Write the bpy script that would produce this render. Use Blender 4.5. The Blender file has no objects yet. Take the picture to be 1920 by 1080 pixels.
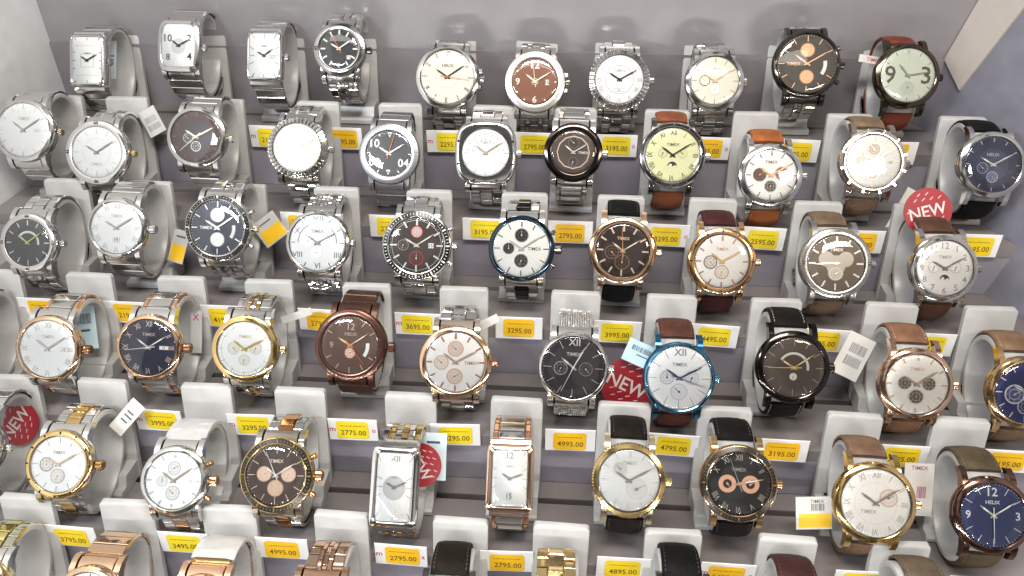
import bpy, math, random
from mathutils import Vector, Matrix
random.seed(7)
R_ = math.radians
MM = 0.001
COL = bpy.context.scene.collection

# ------------------------------------------------------------------ geometry of the place (millimetres)
STEP_D, STEP_H = 56.06, 35.63          # depth and rise of one display step
TILT = R_(31)                          # watches lean back to face the shopper
NY, NZ = -math.cos(TILT), math.sin(TILT)
TY, TZ = math.sin(TILT), math.cos(TILT)
CAM = Vector((12.67, -374.74, 227.78)); YAW = R_(3.818); PITCH = R_(34); FPX = 1412.8
ROLL = {4: R_(1.5), 5: R_(9), 6: R_(9)}      # the lower loops are turned further up
def row_yz(r): return (3-r)*STEP_D, (3-r)*STEP_H
def ray(px, py):
    q = Vector(((px-960)/FPX, (540-py)/FPX, -1.0))
    return Matrix.Rotation(YAW, 3, 'Z') @ (Matrix.Rotation(R_(90)-PITCH, 3, 'X') @ q)
def at(px, py, r, d=0.0):
    """point on the leaning plane of row r (d mm toward the shopper) -> world point in mm"""
    y0, z0 = row_yz(r); n = Vector((0, NY, NZ)); p0 = Vector((0, y0, z0)) + n*d
    v = ray(px, py); s = (p0-CAM).dot(n)/v.dot(n)
    return CAM + v*s
def scale_at(P):
    f = ray(960, 540).normalized()
    return FPX/((P-CAM).dot(f))

# ------------------------------------------------------------------ materials
MATS = {}
def newmat(name):
    m = bpy.data.materials.new(name); m.use_nodes = True
    nt = m.node_tree; return m, nt, nt.nodes['Principled BSDF']
def bump(nt, bs, scale, strength, detail=4, dist=0.0003, tex='NOISE'):
    tc = nt.nodes.new('ShaderNodeTexCoord')
    t = nt.nodes.new('ShaderNodeTexNoise'); t.inputs['Scale'].default_value = scale; t.inputs['Detail'].default_value = detail
    nt.links.new(tc.outputs['Object'], t.inputs['Vector'])
    b = nt.nodes.new('ShaderNodeBump'); b.inputs['Strength'].default_value = strength; b.inputs['Distance'].default_value = dist
    nt.links.new(t.outputs['Fac'], b.inputs['Height']); nt.links.new(b.outputs['Normal'], bs.inputs['Normal'])
    return t, tc
def mottled(nt, bs, t, c, k0=0.8, k1=1.15):
    r = nt.nodes.new('ShaderNodeMapRange'); r.inputs['From Min'].default_value = 0.3; r.inputs['From Max'].default_value = 0.7
    r.inputs['To Min'].default_value = k0; r.inputs['To Max'].default_value = k1
    nt.links.new(t.outputs['Fac'], r.inputs['Value'])
    mx = nt.nodes.new('ShaderNodeVectorMath'); mx.operation = 'SCALE'; mx.inputs[0].default_value = c[:3]
    nt.links.new(r.outputs['Result'], mx.inputs['Scale']); nt.links.new(mx.outputs['Vector'], bs.inputs['Base Color'])
def metal(c, rough=0.2):
    k = ('m', c, rough)
    if k not in MATS:
        m, nt, b = newmat('metal'); b.inputs['Base Color'].default_value = (*c, 1); b.inputs['Metallic'].default_value = 1
        tc = nt.nodes.new('ShaderNodeTexCoord'); t = nt.nodes.new('ShaderNodeTexNoise'); t.inputs['Scale'].default_value = 420
        mp = nt.nodes.new('ShaderNodeMapping'); mp.inputs['Scale'].default_value = (0.15, 1, 1.6)
        nt.links.new(tc.outputs['Object'], mp.inputs['Vector']); nt.links.new(mp.outputs['Vector'], t.inputs['Vector'])
        r = nt.nodes.new('ShaderNodeMapRange'); r.inputs['To Min'].default_value = rough*0.7; r.inputs['To Max'].default_value = rough*1.4
        nt.links.new(t.outputs['Fac'], r.inputs['Value']); nt.links.new(r.outputs['Result'], b.inputs['Roughness'])
        MATS[k] = m
    return MATS[k]
def paint(c, rough=0.4, met=0.0, coat=0.0, spec=0.5):
    k = ('p', c, rough, met, coat)
    if k not in MATS:
        m, nt, b = newmat('enamel'); b.inputs['Base Color'].default_value = (*c, 1); b.inputs['Roughness'].default_value = rough
        b.inputs['Metallic'].default_value = met; b.inputs['Coat Weight'].default_value = coat
        MATS[k] = m
    return MATS[k]
def dialmat(c):
    """lacquered sunray dial: brushing that runs out from the centre"""
    k = ('d', c)
    if k not in MATS:
        m, nt, b = newmat('dial_lacquer'); b.inputs['Metallic'].default_value = 0.0 if sum(c) > 1.2 else .25; b.inputs['Roughness'].default_value = 0.38
        tc = nt.nodes.new('ShaderNodeTexCoord'); sp = nt.nodes.new('ShaderNodeSeparateXYZ'); nt.links.new(tc.outputs['Object'], sp.inputs[0])
        at2 = nt.nodes.new('ShaderNodeMath'); at2.operation = 'ARCTAN2'
        nt.links.new(sp.outputs['Z'], at2.inputs[0]); nt.links.new(sp.outputs['X'], at2.inputs[1])
        t = nt.nodes.new('ShaderNodeTexNoise'); t.noise_dimensions = '1D'; t.inputs['Scale'].default_value = 22; t.inputs['Detail'].default_value = 5
        nt.links.new(at2.outputs[0], t.inputs['W']); mottled(nt, b, t, c, 0.88, 1.1)
        MATS[k] = m
    return MATS[k]
def leather(c, rough=0.55):
    k = ('l', c)
    if k not in MATS:
        m, nt, b = newmat('leather'); b.inputs['Roughness'].default_value = rough; b.inputs['Specular IOR Level'].default_value = .22 if max(c) > .03 else .10; c = c if max(c) > .03 else tuple(q*.55 for q in c)
        t, tc = bump(nt, b, 300, 0.8, 6, 0.0007)
        t2 = nt.nodes.new('ShaderNodeTexNoise'); t2.inputs['Scale'].default_value = 90; t2.inputs['Detail'].default_value = 6
        nt.links.new(tc.outputs['Object'], t2.inputs['Vector']); mottled(nt, b, t2, c, 0.6, 1.35)
        MATS[k] = m
    return MATS[k]
def plastic(c, rough=0.42, name='plastic', k0=0.94, k1=1.03):
    k = ('pl', c, rough)
    if k not in MATS:
        m, nt, b = newmat(name); b.inputs['Roughness'].default_value = rough
        t, tc = bump(nt, b, 60, 0.06, 3, 0.0005); mottled(nt, b, t, c, k0, k1); MATS[k] = m
    return MATS[k]
def laminate(c):
    k = ('lam', c)
    if k not in MATS:
        m, nt, b = newmat('laminate'); b.inputs['Roughness'].default_value = 0.33
        t, tc = bump(nt, b, 14, 0.03, 6, 0.001); mottled(nt, b, t, c, 0.78, 1.2); MATS[k] = m
    return MATS[k]
def crystal_mat():
    if 'crystal' not in MATS:
        m = bpy.data.materials.new('watch_crystal'); m.use_nodes = True; nt = m.node_tree; nt.nodes.clear()
        o = nt.nodes.new('ShaderNodeOutputMaterial'); mx = nt.nodes.new('ShaderNodeMixShader'); fr = nt.nodes.new('ShaderNodeFresnel'); fr.inputs['IOR'].default_value = 1.6
        tr = nt.nodes.new('ShaderNodeBsdfTransparent'); gl = nt.nodes.new('ShaderNodeBsdfGlossy'); gl.inputs['Roughness'].default_value = 0.03
        tr.inputs['Color'].default_value = (0.985, 0.99, 0.985, 1)
        nt.links.new(fr.outputs[0], mx.inputs[0]); nt.links.new(tr.outputs[0], mx.inputs[1]); nt.links.new(gl.outputs[0], mx.inputs[2]); nt.links.new(mx.outputs[0], o.inputs[0])
        MATS['crystal'] = m
    return MATS['crystal']
def wrap_mat():
    if 'wrap' not in MATS:
        m = bpy.data.materials.new('cling_film'); m.use_nodes = True; nt = m.node_tree; b = nt.nodes['Principled BSDF']
        b.inputs['Base Color'].default_value = (0.85, 0.86, 0.87, 1); b.inputs['Roughness'].default_value = 0.22; b.inputs['Alpha'].default_value = 0.5
        bump(nt, b, 130, 0.9, 3, 0.0012); MATS['wrap'] = m
    return MATS['wrap']

STEEL = (0.72, 0.71, 0.69); GOLD = (0.84, 0.60, 0.27); ROSE = (0.84, 0.54, 0.36); DARK = (0.17, 0.16, 0.155); BLACKM = (0.025, 0.025, 0.027)
BROWNM = (0.16, 0.085, 0.065); BLUEM = (0.05, 0.20, 0.38); GUN = (0.42, 0.40, 0.38); BRONZE = (0.16, 0.13, 0.10)
WHITE = (0.90, 0.90, 0.89); CREAM = (0.84, 0.78, 0.66); BLK = (0.012, 0.012, 0.014); BRN = (0.085, 0.04, 0.025); NAVY = (0.016, 0.022, 0.06); GREY = (0.085, 0.08, 0.08)

# ------------------------------------------------------------------ mesh builder (x right, d toward viewer, v up -> local x, -y, z)
class MB:
    def __init__(s): s.v = []; s.f = []; s.m = []
    def add(s, vs, fs, mi=0):
        o = len(s.v); s.v += vs
        for f in fs: s.f.append([i+o for i in f]); s.m.append(mi)
    def box(s, x0, x1, d0, d1, v0, v1, mi=0, ch=0.0):
        s.loft([[(x0+i, d0 if k == 0 else d1 if k == 2 else d1-ch, v0+j) for i, j in ((a, a), (x1-x0-a, a), (x1-x0-a, v1-v0-a), (a, v1-v0-a))] for k, a in ((0, 0), (1, 0), (2, ch))] if ch else
               [[(x0, d, v0), (x1, d, v0), (x1, d, v1), (x0, d, v1)] for d in (d0, d1)], mi)
    def loft(s, rings, mi=0, cap0=True, cap1=True, closed=True):
        n = len(rings[0]); vs = [p for r in rings for p in r]; fs = []
        for k in range(len(rings)-1):
            for i in range(n if closed else n-1):
                j = (i+1) % n; fs.append([k*n+i, k*n+j, (k+1)*n+j, (k+1)*n+i])
        if cap0: fs.append(list(range(n))[::-1])
        if cap1: fs.append([(len(rings)-1)*n+i for i in range(n)])
        s.add(vs, fs, mi)
    def disc(s, x, v, r, d, mi=0, n=40, a0=0, a1=360, r0=0.0):
        full = abs(a1-a0) >= 360; k = n if full else n+1
        out = [(x+r*math.sin(R_(a0+(a1-a0)*i/n)), d, v+r*math.cos(R_(a0+(a1-a0)*i/n))) for i in range(k)]
        if r0 <= 0 and full: s.add(out, [list(range(k))[::-1]], mi); return
        if r0 <= 0: s.add(out+[(x, d, v)], [[i+1, i, k] for i in range(k-1)], mi); return
        inn = [(x+r0*math.sin(R_(a0+(a1-a0)*i/n)), d, v+r0*math.cos(R_(a0+(a1-a0)*i/n))) for i in range(k)]
        s.add(out+inn, [[(i+1) % k, i, k+i, k+(i+1) % k] for i in range(k if full else k-1)], mi)
    def bar(s, ang, r0, r1, w0, w1, d0, d1, mi=0, x=0, v=0):
        """a raised bar along the direction of a clock angle"""
        sa, ca = math.sin(R_(ang)), math.cos(R_(ang))
        P = lambda r, w, d: (x+r*sa+w*ca, d, v+r*ca-w*sa)
        b = [P(r0, -w0/2, d1), P(r0, w0/2, d1), P(r1, w1/2, d1), P(r1, -w1/2, d1)]
        l = [P(r0, -w0/2, d0), P(r0, w0/2, d0), P(r1, w1/2, d0), P(r1, -w1/2, d0)]
        s.add(b+l, [[0, 1, 2, 3], [4, 5, 1, 0], [5, 6, 2, 1], [6, 7, 3, 2], [7, 4, 0, 3]], mi)
    def text(s, t, x, v, size, d, mi=0, ang=0, wide=1.0):
        vs, fs = glyphs(t); sa, ca = math.sin(R_(-ang)), math.cos(R_(-ang))
        s.add([(x+(a*wide*size)*ca-(b*size)*sa, d, v+(a*wide*size)*sa+(b*size)*ca) for a, b in vs], fs, mi)
    def build(s, name, mats, parent=None, smooth=40):
        me = bpy.data.meshes.new(name)
        me.from_pydata([(x*MM, -d*MM, v*MM) for x, d, v in s.v], [], s.f)
        for m in mats: me.materials.append(m)
        me.polygons.foreach_set('material_index', s.m)
        if smooth:
            me.polygons.foreach_set('use_smooth', [True]*len(s.f)); me.update(); me.set_sharp_from_angle(angle=R_(smooth))
        me.update()
        o = bpy.data.objects.new(name, me); COL.objects.link(o)
        if parent: o.parent = parent
        return o
GL = {}
def glyphs(t):
    if t not in GL:
        c = bpy.data.curves.new('lettering', 'FONT'); c.body = t; c.align_x = 'CENTER'; c.align_y = 'CENTER'; c.resolution_u = 2; c.offset = 0.012
        o = bpy.data.objects.new('lettering', c); me = bpy.data.meshes.new_from_object(o)
        vs = [(p.co.x, p.co.y) for p in me.vertices]; fs = [list(p.vertices) for p in me.polygons]
        if vs:
            y0, y1 = min(p[1] for p in vs), max(p[1] for p in vs); x0, x1 = min(p[0] for p in vs), max(p[0] for p in vs); h = 0.7
            vs = [((a-(x0+x1)/2)/h, (b-(y0+y1)/2)/h) for a, b in vs]
        GL[t] = (vs, fs); bpy.data.objects.remove(o); bpy.data.curves.remove(c); bpy.data.meshes.remove(me)
    return GL[t]
def empty(name, P, rot=(0, 0, 0)):
    o = bpy.data.objects.new(name, None); o.empty_display_size = 0.01; COL.objects.link(o)
    o.location = Vector(P)*MM; o.rotation_euler = rot; return o
def tag(o, label=None, cat=None, group=None, kind=None):
    for k, v in (('label', label), ('category', cat), ('group', group), ('kind', kind)):
        if v: o[k] = v
    return o

# ------------------------------------------------------------------ outlines of watch cases
def outline(shape, inset, d, n=72):
    out = []
    for i in range(n):
        a = 2*math.pi*i/n; c, s = math.sin(a), math.cos(a)
        if shape[0] == 'round': r = shape[1]-inset; out.append((r*c, d, r*s)); continue
        hw, hh, e = shape[1]-inset, shape[2]-inset, shape[3]
        x = hw*math.copysign(abs(c)**(2/e), c); v = hh*math.copysign(abs(s)**(2/e), s)
        if len(shape) > 4: x *= 1-shape[4]*(v/hh)**2
        out.append((x, d, v))
    return out
LC, LA, LB = -27.0, 21.5, 30.0        # strap loop: centre depth, half depth, half height
def loop(phi, grow=0.0):
    return LC+(LA+grow)*math.cos(phi), (LB+grow)*math.sin(phi)
def path(phi0, phi1, step):
    """points at even arc length along the loop: (d, v, tangent, normal)"""
    N = 500; pts = [loop(phi0+(phi1-phi0)*i/N) for i in range(N+1)]; acc = [0]
    for a, b in zip(pts, pts[1:]): acc.append(acc[-1]+math.hypot(b[0]-a[0], b[1]-a[1]))
    k = max(2, round(acc[-1]/step)); out = []; j = 0
    for i in range(k+1):
        t = acc[-1]*i/k
        while j < N-1 and acc[j+1] < t: j += 1
        u = (t-acc[j])/max(1e-9, acc[j+1]-acc[j]); a, b = pts[j], pts[j+1]
        d, v = a[0]+(b[0]-a[0])*u, a[1]+(b[1]-a[1])*u
        td, tv = b[0]-a[0], b[1]-a[1]; l = math.hypot(td, tv); td /= l; tv /= l
        out.append((d, v, (td, tv), (tv, -td), t/acc[-1]))
    return out
def taper(u, w0, w1): return w1+(w0-w1)*min(1, abs(u-0.5)*2.2)

STYLES = {  # columns (x from, to, material, half-link offset, extra height), link length
    'three':  ([(-1, -.42, 0, 0, 0), (-.40, .40, 1, .5, .25), (.42, 1, 0, 0, 0)], 5.2),
    'solid':  ([(-1, 1, 0, 0, 0)], 5.6),
    'wide':   ([(-1, -.72, 1, 0, 0), (-.70, .70, 0, 0, .2), (.72, 1, 1, 0, 0)], 5.6),
    'five':   ([(-1, -.62, 0, 0, 0), (-.60, -.30, 1, .5, .2), (-.28, .28, 0, 0, .3), (.30, .60, 1, .5, .2), (.62, 1, 0, 0, 0)], 4.6),
    'bead':   ([(-1, -.70, 0, 0, 0), (-.69, -.36, 1, .5, .3), (-.35, -.02, 0, 0, .35), (-.01, .32, 1, .5, .35), (.33, .66, 0, 0, .3), (.67, 1, 1, .5, 0)], 4.2),
    'rice':   ([(-1+.25*i, -1+.25*i+.235, 0, .5*(i % 2), .1) for i in range(8)], 3.0),
    'hlink':  ([(-1, -.40, 0, 0, 0), (-.38, -.16, 1, .5, .35), (-.14, .14, 0, 0, 0), (.16, .38, 1, .5, .35), (.40, 1, 0, 0, 0)], 6.0),
    'milan':  ([(-1+2*i/14, -1+2*i/14+.125, 0, .5*(i % 2), 0) for i in range(14)], 1.9),
}
def link(mb, x0, x1, p0, p1, th, up, mi, ch):
    """one bracelet link between two path points with a chamfered back"""
    def P(x, p, h): return (x, p[0]+p[3][0]*h, p[1]+p[3][1]*h)
    def mix(a, b, u): return (a[0]+(b[0]-a[0])*u, a[1]+(b[1]-a[1])*u, a[2], (a[3][0]+(b[3][0]-a[3][0])*u, a[3][1]+(b[3][1]-a[3][1])*u))
    a, b = mix(p0, p1, .03), mix(p0, p1, .97); a2, b2 = mix(p0, p1, .03+ch), mix(p0, p1, .97-ch); cx = min(.5, (x1-x0)*.14); j0, j1 = (random.uniform(-.16, .16), random.uniform(-.16, .16)) if p1[4]-p0[4] > .015 else (0, 0)
    mb.loft([[P(x0, a, -th), P(x1, a, -th), P(x1, b, -th), P(x0, b, -th)], [P(x0, a, up-.35), P(x1, a, up-.35), P(x1, b, up-.35), P(x0, b, up-.35)],
             [P(x0+cx, a2, up+j0), P(x1-cx, a2, up+j0), P(x1-cx, b2, up+j1), P(x0+cx, b2, up+j1)]], mi, cap0=False)
def bracelet(parent, style, ca, cb, w, R, rough=.22, name='bracelet'):
    cols, L = STYLES[style]; mb = MB(); s0 = math.asin(min(.9, (R-1.5)/LB))
    for x0, x1, mi, off, up in cols:
        pts = path(s0, 2*math.pi-s0, L/2)
        st = 0 if off == 0 else 1
        for i in range(st, len(pts)-2, 2):
            k = taper(pts[i+1][4], w, w*.82)/2
            link(mb, x0*k, x1*k, pts[i], pts[i+2], 1.3, .5+up, mi, .08)
    o = mb.build(name, [metal(ca, rough), metal(cb, rough)], parent, 30)
    # folding clasp on the back of the loop
    mb = MB(); pts = path(math.pi*1.0, math.pi*1.22, 3); k = w*.45
    for p, q in zip(pts, pts[1:]): link(mb, -k, k, p, q, .2, 2.0, 0, .03)
    mb.build('clasp', [metal(ca, .16)], parent, 30)
    return o
def strap(parent, c, stitch, w, R, thick=2.6):
    stitch = stitch or tuple(min(1, q*1.9+.01) for q in c); mb = MB(); s0 = math.asin(min(.93, (R+1.2)/LB)); pts = path(s0, 2*math.pi-s0, 2.2); rings = []
    for p in pts:
        u = p[4]; k = taper(u, w, w*.8)/2; pad = 1.0 if min(u, 1-u) > .28 else 1.0+1.3*(1-min(u, 1-u)/.28)
        prof = [(-k, -1.0), (-k*1.0, .1), (-k*.93, .5), (-k*.6, .55+.35*pad), (0, .6+.45*pad), (k*.6, .55+.35*pad), (k*.93, .5), (k*1.0, .1), (k, -1.0)]
        rings.append([(x, p[0]+p[3][0]*h, p[1]+p[3][1]*h) for x, h in prof])
    mb.loft(rings, 0, closed=True)
    if stitch:
        for i in range(1, len(pts)-1):
            p, q = pts[i], pts[i+1]; k = taper(p[4], w, w*.8)/2*.84
            for sx in (-1, 1):
                h = .93
                def P(x, a, u): 
                    b = pts[i+1]; return (x, a[0]+(b[0]-a[0])*u+a[3][0]*h, a[1]+(b[1]-a[1])*u+a[3][1]*h)
                mb.add([P(sx*k-.22, p, .15), P(sx*k+.22, p, .15), P(sx*k+.22, p, .8), P(sx*k-.22, p, .8)], [[0, 1, 2, 3]], 1)
    mb.build('strap', [leather(c), paint(stitch or c, .7)], parent, 50)
    # buckle and keeper loop low on the back
    mb = MB(); k = w*.8/2
    pp = path(math.pi*.86, math.pi*1.0, 1.2)
    for p, q in zip(pp[:3], pp[1:4]): link(mb, -k-1.2, k+1.2, p, q, 1.2, 1.6, 0, .0)
    mb.build('keeper', [leather(c)], parent, 40)
    mb = MB(); pp = path(math.pi*1.04, math.pi*1.2, 1.3)
    for i, (p, q) in enumerate(zip(pp, pp[1:])):
        if i in (0, len(pp)-2): link(mb, -k-1.8, k+1.8, p, q, .3, 2.2, 0, .02)
        else:
            link(mb, -k-1.8, -k-.4, p, q, .3, 2.2, 0, .02); link(mb, k+.4, k+1.8, p, q, .3, 2.2, 0, .02)
    link(mb, -.6, .6, pp[0], pp[-1], .1, 2.0, 0, .02)
    return mb

ROMAN = ['XII', 'I', 'II', 'III', 'IIII', 'V', 'VI', 'VII', 'VIII', 'IX', 'X', 'XI']
WATCHES = []
def watch(row, px, py, dpx, ref, case=STEEL, dial=WHITE, mk='stick', mc=(.03, .03, .03), hands=None, bez='plain', bc=None, rd=.82, shape=None, subs=(), st='three', sa=None, sb=None,
          stitch=None, crown=True, cc=None, push=False, logo='TIMEX', lp=(0, .42), texts=(), date=None, sec=None, rot=0, yaw=0, tagm='', price='', inner=None, skip=(), dt=None, lug=20, wrap=False, hm=(-57, 58), rough=.14, disp=None, cat='watch', mlen=1.0, tagdx=0, extra=None, sw=None, card=True):
    P = at(px, py, row); sc = scale_at(P)
    R = dpx/2/sc*1.03
    y0, z0 = row_yz(row); base = Vector((P.x, y0, z0)); shift = (P-base).dot(Vector((0, TY, TZ)))
    t = empty('wristwatch', P, (-TILT-ROLL.get(row, 0)+R_(random.uniform(-1.2, 1.2)), R_(rot+random.uniform(-1.2, 1.2)), R_(yaw+random.uniform(-1.5, 1.5))))
    tag(t, ref, cat, 'wristwatches on the display steps')
    bc = bc or case; hands = hands or mc; cc = cc or bc
    hm = (hm[0]+random.uniform(-5, 5), hm[1]+random.uniform(-4, 4))
    sh = shape or ('round', R)
    if shape: sh = (shape[0], shape[1]/2/sc, shape[2]/2/sc, *shape[3:])
    rnd = sh[0] == 'round' or sh[0] == 'cushion'
    HW = R if sh[0] == 'round' else sh[1]; HH = R if sh[0] == 'round' else sh[2]
    cm = metal(case, rough); bm = metal(bc, rough*.75)
    # case with its four lugs
    mb = MB(); S = lambda ins, d: outline(sh, ins, d)
    mb.loft([S(HW*.22, -11), S(HW*.1, -10.2), S(.9, -8.5), S(.25, -7), S(.0, -4.6), S(.4, -3.7), S(1.2, -3.3)], 0)
    lw = lug if rnd else min(lug, HW*1.5); lx = lw/2
    if sh[0] != 'rect':
        for sx in (-1, 1):
            for sv in (-1, 1):
                a, b, wd = HH*.55, HH+3.6, 3.0
                mb.loft([[(sx*(lx+q*wd if lx+q*wd < HW*.92 or k else min(lx+q*wd, HW*.9)), d, sv*vv) for q, d in ((0, d0), (1, d0), (1, d1), (0, d1))]
                         for k, vv, d0, d1 in ((0, a, -9.5, -4.2), (0, HH*.86, -9.6, -4.3), (1, HH+1.2, -10.8, -6.4), (1, b, -12.6, -9.2))], 0)
        for sv in (-1, 1):   # end link or spring bar between the lugs
            if st != 'strap':
                mb.loft([[(x, d, sv*vv) for x, d in ((-lx, d0), (lx, d0), (lx*.9, d1), (0, d1+.4), (-lx*.9, d1))] for vv, d0, d1 in ((HH*.80, -8.5, -4.4), (HH+.4, -9.5, -6.2), (HH+2.6, -11, -8.4))], 0)
    else:
        for sv in (-1, 1):
            mb.loft([[(x, d, sv*vv) for x, d in ((-HW*.84, d0), (HW*.84, d0), (HW*.84, d1), (-HW*.84, d1))] for vv, d0, d1 in ((HH*.9, -9.5, -3.6), (HH+1.6, -10, -4.6), (HH+2.8, -11.5, -7.6))], 0)
    mb.build('case', [cm], t, 35)
    # bezel
    rin = R*rd if rnd else 0
    mb = MB(); bins = (HW*(1-rd))
    def ringp(ins, d): return outline(('round', R), R-(R*rd), d) if (sh[0] == 'cushion' and ins is None) else outline(sh, bins if ins is None else ins, d)
    mats = [bm, paint((.009, .009, .009), .22), paint((.8, .8, .78), .4)]
    top = -1.0
    if bez == 'flute':
        n = 44*4; rings = []
        for r_, d_ in ((R-.3, -3.6), (R-.1, -2.9), (R*.985, -2.4), (R*rd+.5, -1.1), (R*rd, -1.0), (R*rd, -2.6)):
            rings.append([((r_)*math.sin(2*math.pi*i/n), d_+((.75 if i % 4 < 2 else -.75) if -2.8 < d_ < -1.05 and r_ > R*rd+.2 else 0), r_*math.cos(2*math.pi*i/n)) for i in range(n)])
        mb.loft(rings, 0, False, False)
    elif bez == 'coin':
        n = 72*2
        mb.loft([[((r_+(.35 if i % 2 and k in (1, 2) else 0))*math.sin(2*math.pi*i/n), d_, (r_+(.35 if i % 2 and k in (1, 2) else 0))*math.cos(2*math.pi*i/n)) for i in range(n)]
                 for k, (r_, d_) in enumerate(((R-.7, -3.6), (R-.35, -3.2), (R-.35, -1.9), (R-.8, -1.3), (R*rd+.3, -.8), (R*rd, -1), (R*rd, -2.6)))], 0, False, False)
    else:
        k = R*(1-rd) if rnd else bins
        if bez == 'wide' or bez == 'screws':  prof = [(.2, -3.5), (.1, -2.4), (.6, -1.7), (k*.5, -1.2), (k-.5, -1.05), (None, -1.2), (None, -2.6)]
        elif bez == 'tachy': prof = [(.1, -3.5), (.0, -2.6), (.5, -1.8), (.8, -1.7), (k-.7, -1.05), (k-.4, -.85), (None, -1.0), (None, -2.6)]
        elif bez == 'step':  prof = [(.1, -3.5), (.1, -2.7), (.9, -2.4), (k*.5, -2.3), (k*.55, -1.6), (k-.3, -1.0), (None, -1.1), (None, -2.6)]
        else: prof = [(.15, -3.6), (.05, -2.8), (.45, -1.9), (k*.55, -1.25), (k-.3, -.95), (None, -1.1), (None, -2.6)]
        rings = [ringp(i, d) for i, d in prof]
        if bez == 'tachy':
            mb.loft(rings[:4], 0, False, False); mb.loft(rings[3:5], 1, False, False); mb.loft(rings[4:], 0, False, False)
            mm = 2 if disp is None else 0
            for i in range(60):
                if i % 5 == 0: mb.bar(i*6, R*rd+1.0, R-1.1, .8, .8, -1.9, -1.12+(-.0), mm)
                elif R*(1-rd) > 2.5: mb.bar(i*6, R*rd+1.5, R-1.6, .3, .3, -1.9, -1.2, mm)
        else: mb.loft(rings, 0, False, False)
        if bez == 'screws':
            for i in range(8):
                a = i*45+22.5; rr = R*(1+rd)/2
                if sh[0] == 'cushion': rr = R*1.0
                x, v = rr*math.sin(R_(a)), rr*math.cos(R_(a)); mb.disc(x, v, .75, -1.0, 1, 12)
        if bez == 'wide' and extra == 'marks':
            for i in range(12): mb.bar(i*30, R*rd+.9, R-1, .8, .8, -2.4, -1.0, 1)
        if extra == 'notch':
            for i in range(12): mb.bar(i*30+15, R*rd+.5, R-.1, 1.0, 1.2, -3, -.9, 1 if False else 0)
        if extra and isinstance(extra, (list, tuple)):
            for s_, a in extra: mb.text(s_, (R*(1+rd)/2)*math.sin(R_(a)), (R*(1+rd)/2)*math.cos(R_(a)), R*(1-rd)*.5, -.98, 1, a)
    bo = mb.build('bezel', mats, t, 0 if bez in ('flute', 'coin') else 30)
    # dial with printed markings
    DR = R*rd if rnd else None; dw, dh = (DR, DR) if rnd else (HW-bins, HH-bins)
    dd = -2.0; mb = MB(); dm = dialmat(dial)
    if rnd: mb.disc(0, 0, DR+.05, dd, 0, 64)
    else: mb.add(outline(sh, bins-.05, dd), [list(range(72))[::-1]], 0)
    e0, e1 = dd, dd+.22
    def edge(a):   # radius to the dial edge at a clock angle
        if rnd: return DR
        s_, c_ = abs(math.sin(R_(a))), abs(math.cos(R_(a))); return min(dw/max(s_, 1e-6), dh/max(c_, 1e-6))
    if inner:
        kind, ir, ic = inner
        if kind == 'ring': mb.disc(0, 0, DR*ir, dd+.05, 2, 48, r0=DR*ir-.3)
        elif kind == 'disc': mb.disc(0, 0, DR*ir, dd+.05, 2, 48)
        elif kind == 'square':
            q = dw*ir
            for a in (0, 90, 180, 270): mb.bar(a, q-.15, q+.15, 2*q, 2*q, dd, dd+.06, 2)
            for a in (0, 90, 180, 270): mb.bar(a, dw*.93-.1, dw*.93+.1, 1.7*dw, 1.7*dw, dd, dd+.06, 2, v=0)
        elif kind == 'arc': mb.disc(0, 0, DR*ir, dd+.06, 2, 40, -90, 90, DR*ir-.45)
        elif kind == 'fatarc': mb.disc(0, 0, DR*ir, dd+.06, 2, 40, -60, 100, DR*ir-1.3)
        elif kind == 'oval':
            mb.add([(dw*ir*math.sin(2*math.pi*i/40), dd+.05, -dh*.02+dw*ir*1.05*math.cos(2*math.pi*i/40)) for i in range(40)], [list(range(40))[::-1]], 2)
        elif kind == 'facets':
            for i in range(12):
                a, b = R_(i*30), R_(i*30+30)
                mb.loft([[(DR*q*math.sin(t_), dd+.08, DR*q*math.cos(t_)) for t_ in (a, b)] for q in (ir, ir-.05)], 2, False, False, False)
        elif kind == 'heart':
            for a_, b_ in ((-66, .46), (66, .46), (180, .42)): mb.disc(DR*b_*math.sin(R_(a_))*.8, DR*b_*math.cos(R_(a_))*.8, DR*.27, dd+.05, 2, 24)
            mb.add([(-DR*.5, dd+.045, DR*.28), (DR*.5, dd+.045, DR*.28), (DR*.18, dd+.045, -DR*.5), (-DR*.18, dd+.045, -DR*.5)], [[0, 1, 2, 3][::-1]], 2)
    if mk in ('stick', 'bars', 'baton', 'thin'):
        for i in range(12):
            if i in skip: continue
            r1 = edge(i*30)*.95; ln = {'stick': .20, 'bars': .20, 'baton': .24, 'thin': .30}[mk]*mlen*min(dw, dh); w = {'stick': .55, 'bars': .5, 'baton': .95, 'thin': .28}[mk]
            if mk == 'bars' and i % 2 == 0:
                for o_ in (-.45, .45):
                    a = R_(i*30); mb.bar(i*30, r1-ln, r1, .45, .45, e0, e1, 1, o_*math.cos(a), -o_*math.sin(a))
            else: mb.bar(i*30, r1-ln, r1, w*1.3 if i == 0 and mk != 'thin' else w, w, e0, e1, 1)
    elif mk == 'roman':
        for i in range(12):
            if i in skip: continue
            r1 = edge(i*30)*.82 if rnd else edge(i*30)*.86
            mb.text(ROMAN[i], r1*math.sin(R_(i*30)), r1*math.cos(R_(i*30)), min(dw, dh)*.19*mlen, dd+.08, 1, i*30, .72)
    elif mk == 'dots':
        for i in range(12):
            if i not in skip: mb.disc(DR*.88*math.sin(R_(i*30)), DR*.88*math.cos(R_(i*30)), .6, e1, 1, 10)
    if rnd and mk != 'none' and R > 1:
        for i in range(60):
            if i % 5: mb.bar(i*6, DR*.945, DR*.985, .16, .16, dd, dd+.05, 1)
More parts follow.
